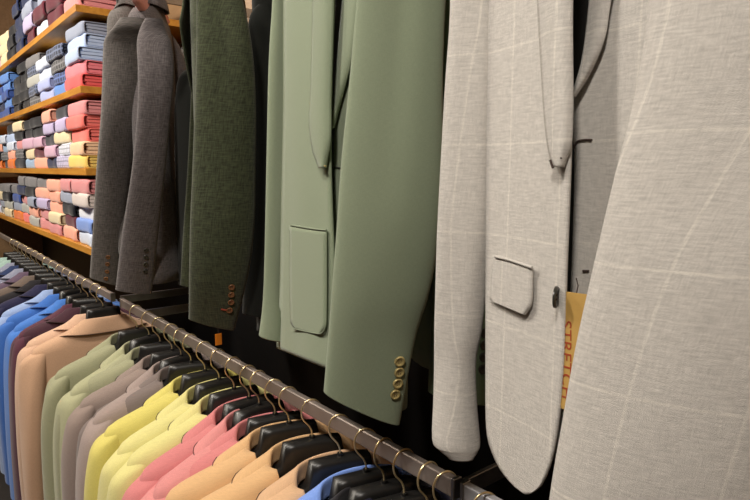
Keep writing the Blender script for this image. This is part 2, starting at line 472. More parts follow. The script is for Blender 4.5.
def folded_shirt(x0, yc, z0, h, mat, seed, label, group, wy=.25, dx=.30, layers=True):
    """folded dress shirt: the outer cloth wraps round the front fold, thinner layers lie inside"""
    R = random.Random(seed)
    x0 += R.uniform(-.012, .012); yc += R.uniform(-.008, .008)
    t = empty('folded_shirt', (x0, yc, z0), R.uniform(-.05, .05)); tag(t, label, 'shirt', group)
    def wrap(xo, hh, zb_, ln, nm, th, wy_, ripple, closed=False):
        # C-section in x-z, open to the back, swept along y
        sec = []
        r = hh / 2
        for k in range(7): sec.append((ln - (ln - r) * k / 6, zb_))
        for k in range(1, 10):
            a = -PI / 2 - PI * k / 10; sec.append((r * .45 + r * .45 * math.copysign(abs(math.cos(a)) ** .55, math.cos(a)), zb_ + r + r * math.copysign(abs(math.sin(a)) ** .6, math.sin(a))))
        for k in range(0, 9): sec.append((r + (ln - r) * k / 8, zb_ + hh - .006 * (k / 8) ** 1.4))
        ny = 12; rows = []; uvs = []
        ph = R.uniform(0, 6)
        for j in range(ny + 1):
            s = j / ny - .5; edge = max(0, abs(s) * 2 - .78) / .22
            row = []
            for i, (x, z) in enumerate(sec):
                zz = z + ripple * math.sin(x * 30 + ph + s * 7) * (1 if i > 10 else .2)
                zz = lerp(zz, zb_ + hh * .45, .16 * edge ** 2)
                row.append(Vector((xo + x + .004 * edge ** 2 + .003 * math.sin(s * 9 + ph), s * wy_, zz)))
            rows.append(row); uvs.append([(j * wy_ / ny, i * .014) for i in range(len(sec))])
        if closed:
            mb = MB().grid(rows, closed=True, flip=True); mb.fan(rows[0]); mb.fan(rows[-1][::-1])
            return mb.build(nm, mat, t, bevel=.0015)
        return MB().grid(rows, uvs=uvs, flip=True).build(nm, mat, t, solid=th)
    wrap(0, h - .002, 0.001, dx, 'outer_fold', .0035, wy, .0012)
    if layers:
        nl = 3
        for q in range(nl):
            hh = (h - .011) / nl
            wrap(.008 + .006 * R.random(), hh * .95, .006 + q * hh, dx - .02, 'inner_fold', .0025, wy - .002 - .010 * R.random(), .0012, True)
    else:
        wrap(.006, h - .011, .005, dx - .03, 'inner_fold', .003, wy - .008, .001, True)
    return t

cols = {
 'gb': ((150,158,178), 'grey-blue', ''), 'lb': ((178,196,228), 'light blue', ''), 'pb': ((205,214,232), 'pale blue', ''), 'pk': ((232,130,140), 'pink', ''),
 'rd': ((226,96,96), 'coral red', ''), 'dp': ((52,58,74), 'dark plaid', 'plaid'), 'dg': ((62,62,64), 'dark grey', 'plaid'), 'np': ((44,56,90), 'navy checked', 'plaid'),
 'bl': ((96,138,206), 'blue', ''), 'pw': ((168,178,222), 'periwinkle', ''), 'li': ((188,176,212), 'lilac', ''), 'bk': ((20,20,26), 'black', ''),
 'db': ((60,84,150), 'deep blue', ''), 'ng': ((28,40,76), 'navy', ''), 'cr': ((226,208,170), 'cream', ''), 'lp': ((206,168,190), 'mauve pink', ''),
 'mr': ((92,34,48), 'maroon', ''), 'rs': ((214,140,142), 'rose', ''), 'co': ((236,120,112), 'coral', ''), 'pc': ((240,198,160), 'peach cream', ''),
 'ye': ((240,204,110), 'yellow', ''), 'ch': ((48,50,56), 'charcoal', ''), 'lc': ((196,190,220), 'lilac checked', 'check'), 'wc': ((222,224,238), 'white checked', 'check'),
 'pe': ((238,170,146), 'peach', ''), 'wh': ((226,226,232), 'white', ''), 'ow': ((214,202,196), 'off-white', ''), 'or': ((226,120,50), 'orange', ''),
 'gr': ((120,118,120), 'grey', ''), 'sk': ((150,176,206), 'sky blue', ''), 'bc': ((122,150,214), 'cornflower blue', ''), 'lg': ((172,172,166), 'light grey', '')}
bays = [
 # (shelf index, [ (columns nearest first: bottom -> top) ])
 (0, [['rs'], ['mr', 'mr', 'pk'], ['pb', 'mr', 'gb', 'lb', 'lb'][:5], ['mr', 'li', 'gb', 'ng'][:4], ['ng', 'ng', 'ng', 'ng'][:4], ['bk', 'bk', 'bk'], ['cr', 'cr', 'cr'], ['lp', 'lp', 'li'], ['rs', 'mr', 'rs'], ['pb', 'gr', 'gr']]),
 (1, [['rd', 'pk', 'lb', 'lb', 'gb'], ['bl', 'np', 'dg', 'dp'], ['pw', 'pw', 'pb', 'pb'], ['dg', 'dp', 'lg', 'dp', 'gr'], ['bk', 'bk', 'bk', 'bk', 'bk'], ['bk', 'bk', 'ch', 'bk'], ['db', 'bl', 'db', 'bl', 'bl'], ['db', 'ng', 'bl', 'db'], ['db', 'db', 'bl', 'sk'], ['sk', 'sk', 'db']]),
 (2, [['ye', 'pc', 'co', 'co', 'rs'], ['lc', 'wc', 'cr', 'li', 'ch'], ['ng', 'lp', 'ch', 'li', 'pe'], ['pe', 'mr', 'lp', 'bk', 'bk'], ['sk', 'cr', 'lp', 'bk', 'bk'], ['ch', 'dg', 'rs', 'bk', 'cr'], ['or', 'pe', 'pb', 'lb', 'bk'], ['ch', 'dg', 'sk', 'pb'], ['or', 'ch', 'pe', 'sk'], ['sk', 'pb', 'rs']]),
 (3, [['pb', 'bc', 'wh', 'ow', 'rs'], ['pe', 'mr', 'bk', 'gb', 'rs'], ['rs', 'cr', 'pe', 'pe', 'pe'], ['rs', 'rs', 'li', 'pe', 'gr'], ['lg', 'pe', 'gb', 'bk', 'gr'], ['co', 'lg', 'rs', 'ng', 'gr'], ['or', 'gb', 'db', 'gr'], ['cr', 'lg', 'bk', 'gr'], ['lg', 'gb', 'cr', 'gr'], ['pb', 'lp', 'gr']]),
]
ordn = ['lowest', 'second from the bottom', 'third from the bottom', 'fourth from the bottom', 'fifth from the bottom']
colw = ['nearest', 'second-nearest', 'third', 'fourth', 'fifth', 'sixth', 'seventh', 'eighth', 'ninth', 'farthest']
shelfn = ['topmost', 'second', 'third', 'lowest']
RS = random.Random(5)
for si, cs in bays:
    z0 = shz[si]; gap = (shz[si - 1] - TH - z0) if si else .33
    for ci, stack in enumerate(cs):
        yc = YC + .135 + ci * .262
        h = min(.062, (gap - .02) / 5) * (1 if si < 3 else 1.0)
        z = z0
        for ri, key in enumerate(stack):
            c, nm, kind = cols[key]
            hh = h * RS.uniform(.93, 1.04)
            lab = '%s folded shirt, %s of the %s stack on the %s shelf' % (nm, ordn[ri], colw[ci], shelfn[si])
            folded_shirt(XS + .014, yc, z, hh, shirt_mat(c, kind), si * 100 + ci * 10 + ri, lab, 'folded shirts on the %s shelf' % shelfn[si], layers=ci < 2)
            z += hh

# ------------------------------------------------------------------ rails
XR = .56; ZR = CAMZ - .424
def clothes_rail(name, x, y0, y1, z, mat, label):
    t = empty(name, (x, y0, z)); tag(t, label, 'clothes rail')
    MB().box(-.0065, .0065, 0, y1 - y0, -.0135, .0135).build('rail_tube', mat, t, smooth=False, bevel=.003)
    for yy in (0, y1 - y0):
        MB().box(-.0078, .0078, yy - .003, yy + .003, -.0148, .0148).build('end_cap', M['steel'], t, smooth=False, bevel=.001)
    return t
ya = at_z(472, 487, ZR).y; yb_ = at_z(124, 297, ZR).y
ya = (at_x(456, 491, XR)).y; yb_ = at_x(122, 298, XR).y
clothes_rail('clothes_rail', XR, ya, yb_, ZR, M['bronze'], 'bronze rectangular clothes rail carrying the sage, yellow, pink and tan jackets')
clothes_rail('clothes_rail', XR, yb_ + .10, 5.2, ZR, M['bronze'], 'far clothes rail below the shirt shelves carrying the peach, plum and blue jackets')
M['silver'] = plain('silver_paint', (176, 176, 180), .45, .2, .05, 30)
clothes_rail('clothes_rail', XR + .005, -.35, ya - .012, ZR - .002, M['silver'], 'short silver rail end with a brass hook at the bottom right')
def bracket(y, label):
    t = empty('rail_bracket', (XR, y, ZR)); tag(t, label, 'bracket')
    MB().box(.009, XW - XR, -.004, .004, -.012, .012).build('arm', M['steel'], t, smooth=False, bevel=.001)
    MB().box(XW - XR - .006, XW - XR, -.02, .02, -.05, .05).build('wall_plate', M['steel'], t, smooth=False, bevel=.001)
bracket(ya - .006, 'grey steel bracket arm between the bronze and silver rails')
bracket(yb_ - .2, 'grey steel bracket arm behind the sage jackets')
bracket(yb_ + .05, 'grey steel bracket arm beside the peach jackets')
# short upper display rail and face-out arms (top of the fixture, above the picture)
ZU = CAMZ + .57
clothes_rail('clothes_rail', .60, 1.04, 2.2, ZU, M['steel'], 'upper clothes rail carrying the grey and dark jackets')
for y in (1.15, 2.1):
    t = empty('rail_bracket', (.60, y, ZU)); tag(t, 'steel bracket of the upper rail, %s end' % ('near' if y < 1.5 else 'far'), 'bracket')
    MB().box(.009, XW - .60, -.004, .004, -.016, .016).build('arm', M['steel'], t, smooth=False, bevel=.001)

# ------------------------------------------------------------------ lower row of jackets
def fab(n, c, **k): return fabric(n, c, **k)
LM = {
 'sage': fab('sage_cloth', (152,152,122), var=.06, twill=700), 'sage2': fab('pale_sage_cloth', (166,166,132), var=.06, twill=700),
 'taupe': fab('taupe_cloth', (142,126,118), var=.06, twill=700), 'taupe2': fab('mauve_taupe_cloth', (154,138,132), var=.06), 'taupe3': fab('grey_taupe_cloth', (120,108,104), var=.06),
 'yellow': fab('yellow_cloth', (208,196,108), var=.05, twill=700), 'yellow2': fab('pale_yellow_cloth', (212,204,136), var=.05, twill=700),
 'pink': fab('pink_cloth', (202,124,124), var=.05, twill=700), 'pink2': fab('rose_cloth', (208,136,134), var=.05, twill=700),
 'tan': fab('tan_cloth', (208,168,122), var=.05, twill=700), 'tan2': fab('light_tan_cloth', (204,166,130), var=.05, twill=700),
 'blue': fab('cornflower_cloth', (120,152,222), var=.05), 'dark': fab('black_suit_cloth', (34,32,36), var=.1), 'navyd': fab('dark_navy_cloth', (30,30,48), var=.1),
 'peach': fab('peach_cloth', (200,162,132), var=.05, twill=700), 'peach2': fab('pale_peach_cloth', (206,170,144), var=.05), 'plum': fab('plum_cloth', (84,48,62), var=.08), 'plum2': fab('dark_plum_cloth', (66,40,50), var=.08),
 'bluec': fab('sky_cloth', (62,108,184), var=.05), 'blueb': fab('bright_blue_cloth', (70,120,198), var=.05), 'lblue': fab('ice_blue_cloth', (142,164,206), var=.05), 'navy': fab('navy_cloth', (38,38,66), var=.1),
 'brown': fab('brown_grey_cloth', (104,92,84), var=.08), 'pgrey': fab('plum_grey_cloth', (94,78,96), var=.08), 'lgrey': fab('light_grey_cloth', (132,136,156), var=.06), 'navyb': fab('blue_navy_cloth', (42,56,92), var=.08),
 'teal': fab('pale_teal_cloth', (150,176,168), var=.06),
}
ZN = ZR - .089                                            # neck base of the lower jackets
ZT = ZN - .062
def lower(px_stem, tip, mat, label, group, back=False, name='suit_jacket', seed=[0], twist=None):
    # hanger centre on the rail from where its wire meets the plastic
    py = 168 + .5465 * (px_stem + 120) + 14
    y = at_x(px_stem, py, XR).y
    # centre point at height ZN+.03
    lo, hi = .2, 6
    for _ in range(40):
        m_ = (lo + hi) / 2
        if project((XR, m_, ZN + .035))[0] > px_stem: lo = m_
        else: hi = m_
    y = (lo + hi) / 2
    if tip and twist is None:
        q = at_z(tip[0], tip[1], ZT)
        dx = XR - q.x; dy = q.y - y
        tw = math.atan2(dy, dx)
    else: tw = twist if twist is not None else R_(17)
    tw = max(-.2, min(.62, tw))
    seed[0] += 1; s = seed[0]
    # aisle side (-X) shoulder swings away (+Y) by tw
    rz = -tw if not back else PI - tw
    hgl = label.split(' with')[0]
    hg = hanger((XR, y, ZN), rz, 'black hanger in the %s' % hgl.replace('suit ', ''), 'hangers on the lower rail', drop=.030 if back else .008); hg.scale = (1.12, 1.1, 1)
    j = jacket(name, (XR, y, ZN - (.020 if back else .004)), rz, LM[mat], 100 + s, label, 'jacket', group, hem=-.74, length=.64); j.scale = (1.12, 1.0, 1.1)
    return y, tw
def R_(d): return math.radians(d)
near = [
 (137, (53,373), 'sage', 'sage green suit jacket, farthest of the three sage ones', 'sage jackets'),
 (149, (62,394), 'sage2', 'sage green suit jacket, middle of the three sage ones', 'sage jackets'),
 (160, None, 'sage', 'sage green suit jacket beside the taupe jackets', 'sage jackets'),
 (172, (80,401), 'taupe', 'taupe suit jacket next to the sage jackets', 'taupe jackets'),
 (181, (87,419), 'taupe2', 'mauve taupe suit jacket between two other taupe jackets', 'taupe jackets'),
 (191, None, 'taupe3', 'dark taupe suit jacket next to the yellow jackets', 'taupe jackets'),
 (205, (97,431), 'yellow', 'bright yellow suit jacket, farthest of the yellow ones', 'yellow jackets'),
 (219, (110,449), 'yellow2', 'pale yellow suit jacket, middle of the three yellow ones', 'yellow jackets'),
 (234, (120,460), 'yellow2', 'pale yellow suit jacket beside the first pink jacket', 'yellow jackets'),
 (249, (125,478), 'pink', 'pink suit jacket next to the yellow jackets', 'pink jackets'),
 (259, (137,496), 'pink2', 'pink suit jacket, middle of the three pink ones', 'pink jackets'),
 (275, None, 'pink', 'pink suit jacket next to the tan jackets', 'pink jackets'),
 (289, None, 'tan', 'golden tan suit jacket next to the pink jackets', 'tan jackets'),
 (312, None, 'tan', 'golden tan suit jacket, middle of the three tan ones', 'tan jackets'),
 (340, None, 'tan2', 'light tan suit jacket next to the cornflower blue one', 'tan jackets'),
 (366, None, 'blue', 'cornflower blue suit jacket beside the tan jackets', None),
 (384, None, 'dark', 'black suit jacket right next to the cornflower blue one', 'dark jackets at the near end of the rail'),
 (404, None, 'navyd', 'dark navy suit jacket, second after the cornflower blue one', 'dark jackets at the near end of the rail'),
 (428, None, 'dark', 'black suit jacket, second from the end of the bronze rail', 'dark jackets at the near end of the rail'),
 (445, None, 'navyd', 'dark navy suit jacket at the near end of the bronze rail', 'dark jackets at the near end of the rail'),
 (484, None, 'dark', 'black suit jacket on the short silver rail', 'dark jackets at the near end of the rail'),
]
for a in near: lower(a[0], a[1], a[2], a[3], a[4])
far = [
 (103, (34,345), 'peach', 'peach suit jacket showing its whole back', 'peach jackets', True),
 (96.5, (28,338), 'peach2', 'peach suit jacket just behind the nearest peach one', 'peach jackets', True),
 (88, None, 'plum2', 'dark plum suit jacket beside the peach jackets', 'plum jackets', True),
 (81, (25,328), 'plum', 'plum suit jacket beside the bright blue jackets', 'plum jackets', True),
 (74, (18,324), 'blueb', 'bright blue suit jacket next to the plum ones', 'blue jackets', True),
 (67.5, (13,314), 'bluec', 'bright blue suit jacket right beside the ice blue one', 'blue jackets', True),
 (61, (8,309), 'lblue', 'ice blue suit jacket behind the bright blue jackets', 'blue jackets', True),
 (54, None, 'navy', 'navy suit jacket behind the ice blue one', 'dark jackets on the far rail', True),
 (47.5, None, 'dark', 'black suit jacket between the navy and the brown grey ones', 'dark jackets on the far rail', True),
 (41, None, 'brown', 'brown grey suit jacket on the far rail', 'grey jackets on the far rail', True),
 (35.5, None, 'pgrey', 'plum grey suit jacket behind the brown grey one', 'grey jackets on the far rail', True),
 (30.5, None, 'lgrey', 'light blue grey suit jacket on the far rail', 'grey jackets on the far rail', True),
 (26, None, 'navyb', 'dark blue suit jacket behind the light blue grey one', 'dark jackets on the far rail', True),
 (22, None, 'lgrey', 'light grey suit jacket, third from the far end', 'grey jackets on the far rail', True),
 (18, None, 'teal', 'pale teal suit jacket, second from the far end', 'teal jackets at the far end', True),
 (14, None, 'teal', 'pale teal suit jacket at the very far end of the rail', 'teal jackets at the far end', True),
]
for a in far: lower(a[0], a[1], a[2], a[3], a[4], a[5])

# ------------------------------------------------------------------ upper jackets
UM = {
 'grey': fab('grey_wool', (98,93,90), var=.3, fine=420, bump=.5), 'grey2': fab('warm_grey_wool', (90,84,84), var=.3, fine=420, bump=.5),
 'olive': fab('olive_wool', (54,58,41), var=.42, fine=420, bump=.5), 'black': fab('black_wool', (16,18,14), var=.2, fine=520),
 'green': fab('sage_twill', (130,140,116), var=.05, fine=1400, twill=1100, bump=.3), 'green2': fab('dark_sage_twill', (100,116,92), var=.05, fine=1400),
 'linen': fab('oatmeal_linen', (188,183,176), var=.15, slub=.5, fine=900, twill=1500, pane=(.066, .085, .0022), bump=.5, pane_c=(232,226,214)),
}
ZUN = CAMZ + .43
def upper(cx, cy, rz, mat, seed, label, btn, dz=0, hl=None, **k):
    hanger((cx, cy, ZUN + dz), rz, hl, 'hangers on the upper rail', lift=.09 - dz)
    return jacket('suit_jacket', (cx, cy, ZUN + dz), rz, UM[mat], seed, label, 'jacket', 'jackets on the upper rail', btn=btn, hem=-.76, length=.665, **k)
def inv(t):
    return (Matrix.Translation(t.location) @ Matrix.Rotation(t.rotation_euler.z, 4, 'Z')).inverted()
def hdir(px):
    d = ray(px, 170); d.z = 0; return d.normalized()

def hang_sleeve(t, mat, X, levels, ratio=.45, seed=1, shoulder=None, bt=None, btm=None, fold=.003, skew=0):
    """sleeve as it hangs: silhouette (y, left, right[, y_right]) seen along the aisle at distance X, real oval section"""
    Mi = inv(t); R3 = Mi.to_3x3(); secs = []
    if shoulder:
        secs.append(shoulder)
    for lv in levels:
        y, xl, xr = lv[:3]; yr = lv[3] if len(lv) > 3 else y
        xm = (xl + xr) / 2; ym = (y + yr) / 2
        Xc = X(ym) if callable(X) else X
        c = at_x(xm, ym, Xc); dep = project(c)[2]
        hw = (xr - xl) / 2 * dep / F
        v = hdir(xm); a = Vector((v.y, -v.x, 0))               # image right
        b = v * hw * ratio + a * skew * hw
        tz = -(yr - y) / 2 * dep / F
        secs.append((Mi @ c, R3 @ (a * hw), R3 @ b, (tz, 0)))
    o, rows = sleeve_loft(t, mat, secs, 44, 32, seed=seed, fold=fold)
    if bt:
        for (px, py, r) in bt:                                 # buttons lie on the sleeve surface, found by ray
            me = o.data
            org = Mi @ CP; d = (R3 @ ray(px, py)).normalized()
            ok, loc, nrm, _ = o.ray_cast(org, d)
            if ok:
                if nrm.dot(d) > 0: nrm = -nrm
                button(o_parent(t), btm, loc + nrm * .0004, nrm, r)
    return o
def o_parent(t): return t

def front_panel(t, mat, rows, ys, surf, name='front_panel', ncol=14, nrow=40, solid=.003, bulge=0.0, seed=3, fold=.0, off=0.0, uvoff=0.0, slant=(0, 0)):
    """cloth panel on the curved front of the hanging jacket; rows = tables of left and right outline"""
    Mi = inv(t); R3 = Mi.to_3x3(); L_, R_t = rows; org = Mi @ CP
    R = random.Random(seed); ph = [R.uniform(0, 6.28) for _ in range(4)]
    y0, y1 = ys; out = []; uvs = []
    for i in range(nrow):
        u_ = i / (nrow - 1); py = lerp(y0, y1, 1 - (1 - u_) ** 1.35)
        xl, xr = interp(L_, py), interp(R_t, py); row = []
        for j in range(ncol):
            s = j / (ncol - 1); d = R3 @ ray(lerp(xl, xr, s), py + s * lerp(slant[0], slant[1], u_ ** 2))
            yy = -.045
            for _ in range(12):
                k = (yy - org.y) / d.y; q = org + d * k
                yy = -surf(q.x) - off - bulge * math.sin(PI * s) - fold * math.sin(q.x * 42 + ph[0] + q.z * 4)
            row.append(q)
        out.append(row); uvs.append([(q.x + uvoff, q.z) for q in row])
    o = MB().grid(out, uvs=uvs, flip=True).build(name, mat, t, solid=solid, offset=0)
    return o, out

def back_shell(t, mat, hem, w=.19, d=.05, y0=.0, name='back_panel', seed=4, fold=.004):
    R = random.Random(seed); ph = R.uniform(0, 6)
    W = [(-1, w), (hem, w), (-.3, w * .97), (-.1, w), (-.062, w), (-.03, .14), (0, .075)]
    rows = []; uvs = []
    for i in range(36):
        z = hem * (i / 35) ** 1.3; ww = interp(W, z); g = min(1, -z / .3); row = []; dd = d * (.6 + .4 * min(1, -z / .12))
        for j in range(33):
            a = -PI / 2 + PI * j / 32; x = ww * math.sin(a); y = y0 + dd * max(0, math.cos(a)) ** .6
            row.append(Vector((x, y + g * fold * math.sin(x * 40 + ph + z * 3), z)))
        rows.append(row); uvs.append([(q.x, q.z) for q in row])
    return MB().grid(rows, uvs=uvs, flip=True).build(name, mat, t, solid=.003)

def upper_root(cx, cy, yaw, label, hl, zoff=0, hs=1):
    t = empty('suit_jacket', (cx, cy, ZUN + zoff), yaw); tag(t, label, 'jacket', 'jackets on the upper rail')
    hg = hanger((cx, cy, ZUN + zoff), yaw, hl, 'hangers on the upper rail', lift=.14 - zoff); hg.scale = (hs, 1, 1)
    return t

# charcoal grey, farthest
t = upper_root(.600, 1.86, R_(222), 'charcoal grey wool jacket, leftmost of the upper row, beside the shirt stacks', 'black hanger inside the leftmost grey wool jacket', .045, .4)
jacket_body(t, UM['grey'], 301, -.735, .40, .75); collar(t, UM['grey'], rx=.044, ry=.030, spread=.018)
hang_sleeve(t, UM['grey'], .50, [(19, 121, 146), (29, 114, 150), (40, 106, 150), (55, 103.5, 148), (112, 101.5, 144), (172, 97, 131), (231, 94, 122), (276, 91.5, 116, 286)],
            ratio=.6, seed=5, bt=[(108, 257, .0065), (107.5, 264, .0065), (107, 271.5, .0065), (106, 278.5, .0065)], btm=M['horn_brown'])
generic_sleeve(t, UM['grey'], -1, 12, .65, xo=.09)
# second grey
t = upper_root(.585, 1.65, R_(232), 'grey wool jacket with pink collar inside, second from the left in the upper row', 'black hanger inside the grey wool jacket with the pink collar', 0, .4)
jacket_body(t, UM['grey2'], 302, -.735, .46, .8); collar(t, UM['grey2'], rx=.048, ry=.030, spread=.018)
hang_sleeve(t, UM['grey2'], .49, [(19, 146, 162), (31, 141, 165), (45, 138, 169), (73, 139, 171), (112, 139, 169), (172, 133, 164), (229, 124, 158), (288, 117, 151, 294)],
            ratio=.6, seed=8, bt=[(146, 250, .006), (146, 257, .006), (145.5, 264, .006), (145, 271, .006)], btm=M['horn_dark'])
generic_sleeve(t, UM['grey2'], -1, 13, .65, xo=.10)
# pink shirt collar standing inside it
PKM = shirt_mat((236, 168, 160))
sc = empty('dress_shirt', (.585, 1.65, ZUN + .012), R_(232)); tag(sc, 'pink dress shirt inside the second grey wool jacket', 'shirt')
o = collar(sc, PKM, rx=.040, ry=.026, stand=.040, leaf=.01, spread=.010); o.name = 'shirt_collar'
back_shell(sc, PKM, -.5, w=.05, d=.02, name='shirt_back')
# dark jacket deep behind, sloping shoulder
t = upper_root(.84, 1.98, R_(205), 'medium grey jacket deep behind, sloping shoulder beside the olive sleeve', 'black hanger inside the medium grey jacket deep behind', -.07)
jacket_body(t, UM['grey'], 305, -.72, .95, .9); collar(t, UM['grey']); generic_sleeve(t, UM['grey'], 1, 14, .62); generic_sleeve(t, UM['grey'], -1, 15, .62)
# black jackets between the greys and the olive one
t = upper_root(.86, 1.60, R_(190), 'black wool jacket in the dark gap behind the olive jacket', 'black hanger inside the black jacket behind the olive one', -.10)
jacket_body(t, UM['black'], 306, -.70, .95, .9); collar(t, UM['black']); generic_sleeve(t, UM['black'], 1, 16, .62); generic_sleeve(t, UM['black'], -1, 17, .62)

# olive
t = upper_root(.62, 1.30, R_(228), 'olive green wool jacket with four ringed cuff buttons above the rail', 'black hanger inside the olive green wool jacket', .02, .6)
OL = UM['olive']
jacket_body(t, OL, 310, -.75, .6, .8); collar(t, OL); lapel(t, OL, 1); lapel(t, OL, -1)
zs_ = ZUN + .02
hang_sleeve(t, OL, .49, [(-22, 206, 226), (-14, 202, 236), (0, 199, 241), (42, 198, 248.5), (100, 196, 252.5), (172, 194, 253.5), (227, 192, 253.5), (277, 190.5, 247.5), (317, 190, 234, 331)],
            ratio=.42, seed=21, bt=[(231.5, 287, .0062), (231.2, 294.5, .0062), (231, 302, .0062), (229.5, 310, .0062)], btm=M['horn_brown'])
hang_sleeve(t, OL, .60, [(-10, 196, 214), (60, 193, 212), (140, 190, 208), (220, 184.5, 205), (284, 181, 200, 288)], ratio=.6, seed=22)
# red bar tack by the lowest olive button
ob = [c for c in t.children if c.name.startswith('sleeve')][0]
Mi = inv(t); ok, l1, n1, _ = ob.ray_cast(Mi @ CP, Mi.to_3x3() @ ray(221, 309)); ok2, l2, n2, _ = ob.ray_cast(Mi @ CP, Mi.to_3x3() @ ray(227, 310))
if ok and ok2:
    MB().tube([l1 + n1 * .0008, (l1 + l2) / 2 + n1 * .0012, l2 + n2 * .0008], .0016, 8).build('buttonhole', M['thread_red'], t)
# black jacket right of the olive one
t = upper_root(.78, 1.13, R_(188), 'black wool jacket between the olive and the light green jackets', 'black hanger inside the black jacket beside the light green one', -.02)
jacket_body(t, UM['black'], 312, -.75, .9, .6); collar(t, UM['black'])
hang_sleeve(t, UM['black'], .585, [(5, 258, 274), (12, 253, 277), (30, 250.5, 280), (84, 249.5, 282), (200, 246, 281), (312, 243, 276, 318)], ratio=.4, seed=23)
generic_sleeve(t, UM['black'], -1, 18, .62)

# ---- light green jacket, open front with patch pocket, turned to the aisle
GM = UM['green']
t = upper_root(.515, .735, R_(-100.6), 'light green jacket with patch pocket and open front, facing the aisle', 'black hanger inside the light green jacket with the patch pocket')
sg = lambda x: .040 * (1 - min(1, abs(x) / .22) ** 3)
front_panel(t, GM, ([(-190, 285), (0, 284), (100, 284), (200, 282), (300, 280), (347, 277)], [(-190, 338), (-60, 336), (0, 334), (100, 331), (147, 330.5), (200, 332), (260, 334.5), (368, 336)]), (-170, 348), sg, seed=5, fold=.002, slant=(0, 24))
o, _ = front_panel(t, GM, ([(-190, 300), (-60, 311), (0, 313), (97, 311), (122, 309.5), (150, 313), (166, 319)], [(-190, 336), (0, 334), (100, 331.2), (140, 330.8), (166, 326)]), (-170, 168), sg, name='lapel', bulge=.006, off=.005, ncol=10)
o, _ = front_panel(t, GM, ([(224, 290), (322, 291), (328, 295)], [(224, 326.5), (318, 326.5), (328, 320)]), (225, 328), sg, name='patch_pocket', off=.003, ncol=12, nrow=24, solid=.003, slant=(5, 7))
# stitched rim of the pocket
Mi = inv(t); R3 = Mi.to_3x3()
def seam(t, pts, r, mat, surf, off, name, n=30):
    Mi = inv(t); R3 = Mi.to_3x3(); org = Mi @ CP; out = []
    P = catmull([Vector((a, b, 0)) for a, b in pts], n)
    for q in P:
        d = R3 @ ray(q.x, q.y); yy = -.04
        for _ in range(12):
            k = (yy - org.y) / d.y; w = org + d * k; yy = -surf(w.x) - off
        out.append(w)
    return MB().tube(out, r, 8).build(name, mat, t)
seam(t, [(290.5, 225), (302, 227), (315, 229), (326.3, 230)], .0012, GM, sg, .005, 'pocket_hem')
seam(t, [(326.3, 230), (326.5, 270), (326.3, 310), (325.5, 326), (321.5, 333), (314, 333), (302, 330.5), (292, 328)], .0009, GM, sg, .0042, 'pocket_seam')
seam(t, [(322, 164), (324.5, 166), (326, 166)], .0009, M['horn_gold'], sg, .010, 'buttonhole')
sg2 = lambda x: .022 * (1 - min(1, abs(x) / .24) ** 3)
GD = GM
front_panel(t, GD, ([(-190, 362), (0, 344), (60, 338), (126, 332.5), (200, 333.5), (368, 334)], [(-190, 400), (0, 385), (400, 365)]), (-170, 385), sg2, seed=6)
front_panel(t, GD, ([(-190, 360), (0, 343), (60, 337.5), (128, 331.8)], [(-190, 385), (0, 361), (60, 352), (110, 338), (128, 333.5)]), (-170, 128), sg2, name='lapel', off=.006, bulge=.004)
seam(t, [(334, 167), (340, 168), (348, 170)], .0010, M['lining'], sg2, .002, 'chest_pocket')
back_shell(t, GM, -.745, w=.175, d=.055, y0=.005); back_shell(t, M['lining'], -.70, w=.165, d=.035, y0=.004, name='lining')
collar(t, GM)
hang_sleeve(t, GM, .515, [(-150, 279, 300), (-130, 274, 304), (-60, 273, 300), (0, 273, 296), (50, 271, 295.5), (105, 269.5, 294), (202, 267, 290), (292, 264, 285.5), (334, 259.5, 287.5, 340)], ratio=.9, seed=31, fold=.002)
hang_sleeve(t, GM, .455, [(-192, 385, 420), (-172, 372, 440), (-120, 366, 448), (-40, 364, 448), (0, 362, 444.5), (84, 355, 442.5), (168, 345, 442), (228, 338.5, 438), (292, 332, 427), (340, 328, 414), (390, 324, 399.5, 425)],
            ratio=.36, seed=32, fold=.0035, bt=[(399.5, 361, .0068), (399, 372, .0068), (397.5, 383, .0068), (395, 394, .0068)], btm=M['horn_gold'])
# ---- darker green jacket hung behind, its cuff buttons seen past the linen sleeve
G2 = UM['green2']
t = upper_root(.70, .72, R_(-97), 'darker green jacket hanging behind, cuff buttons seen beside the linen sleeve', 'black hanger inside the darker green jacket', .0)
jacket_body(t, G2, 320, -.745, .85, .7); collar(t, G2); generic_sleeve(t, G2, -1, 19, .66)
hang_sleeve(t, G2, .62, [(-90, 455, 480), (-75, 445, 492), (0, 440, 500), (150, 436, 499), (300, 432, 497), (392, 428, 492, 402)], ratio=.36, seed=33,
            bt=[(485, 333, .0072), (484.5, 345, .0072), (484, 357, .0072), (483, 369, .0072)], btm=M['horn_dark'])

# ---- linen jacket, nearest
LN = UM['linen']
t = upper_root(.475, .30, R_(-102), 'oatmeal linen windowpane jacket with flap pocket, nearest of the upper row', 'black hanger inside the oatmeal linen jacket')
sw = lambda x: .040 * (1 - min(1, abs(x) / .22) ** 3)
Lw = [(-260, 492), (0, 489), (202, 487), (388, 486.5), (430, 487.5), (447, 491), (469, 501), (486, 515), (494, 526)]
Rw = [(-260, 590), (-120, 577), (0, 572), (139, 571), (202, 569), (284, 566), (360, 564), (410, 560), (458, 552), (487, 540), (494, 530)]
front_panel(t, LN, (Lw, Rw), (-250, 494), sw, seed=8, fold=.0015, ncol=20, nrow=60)
front_panel(t, LN, ([(-260, 520), (-100, 533), (0, 538.5), (63, 542), (122, 546), (150, 550), (166, 555)], [(-260, 588), (-120, 577), (0, 572.5), (139, 571.5), (166, 563)]), (-250, 167), sw, name='lapel', off=.005, bulge=.007, ncol=12)
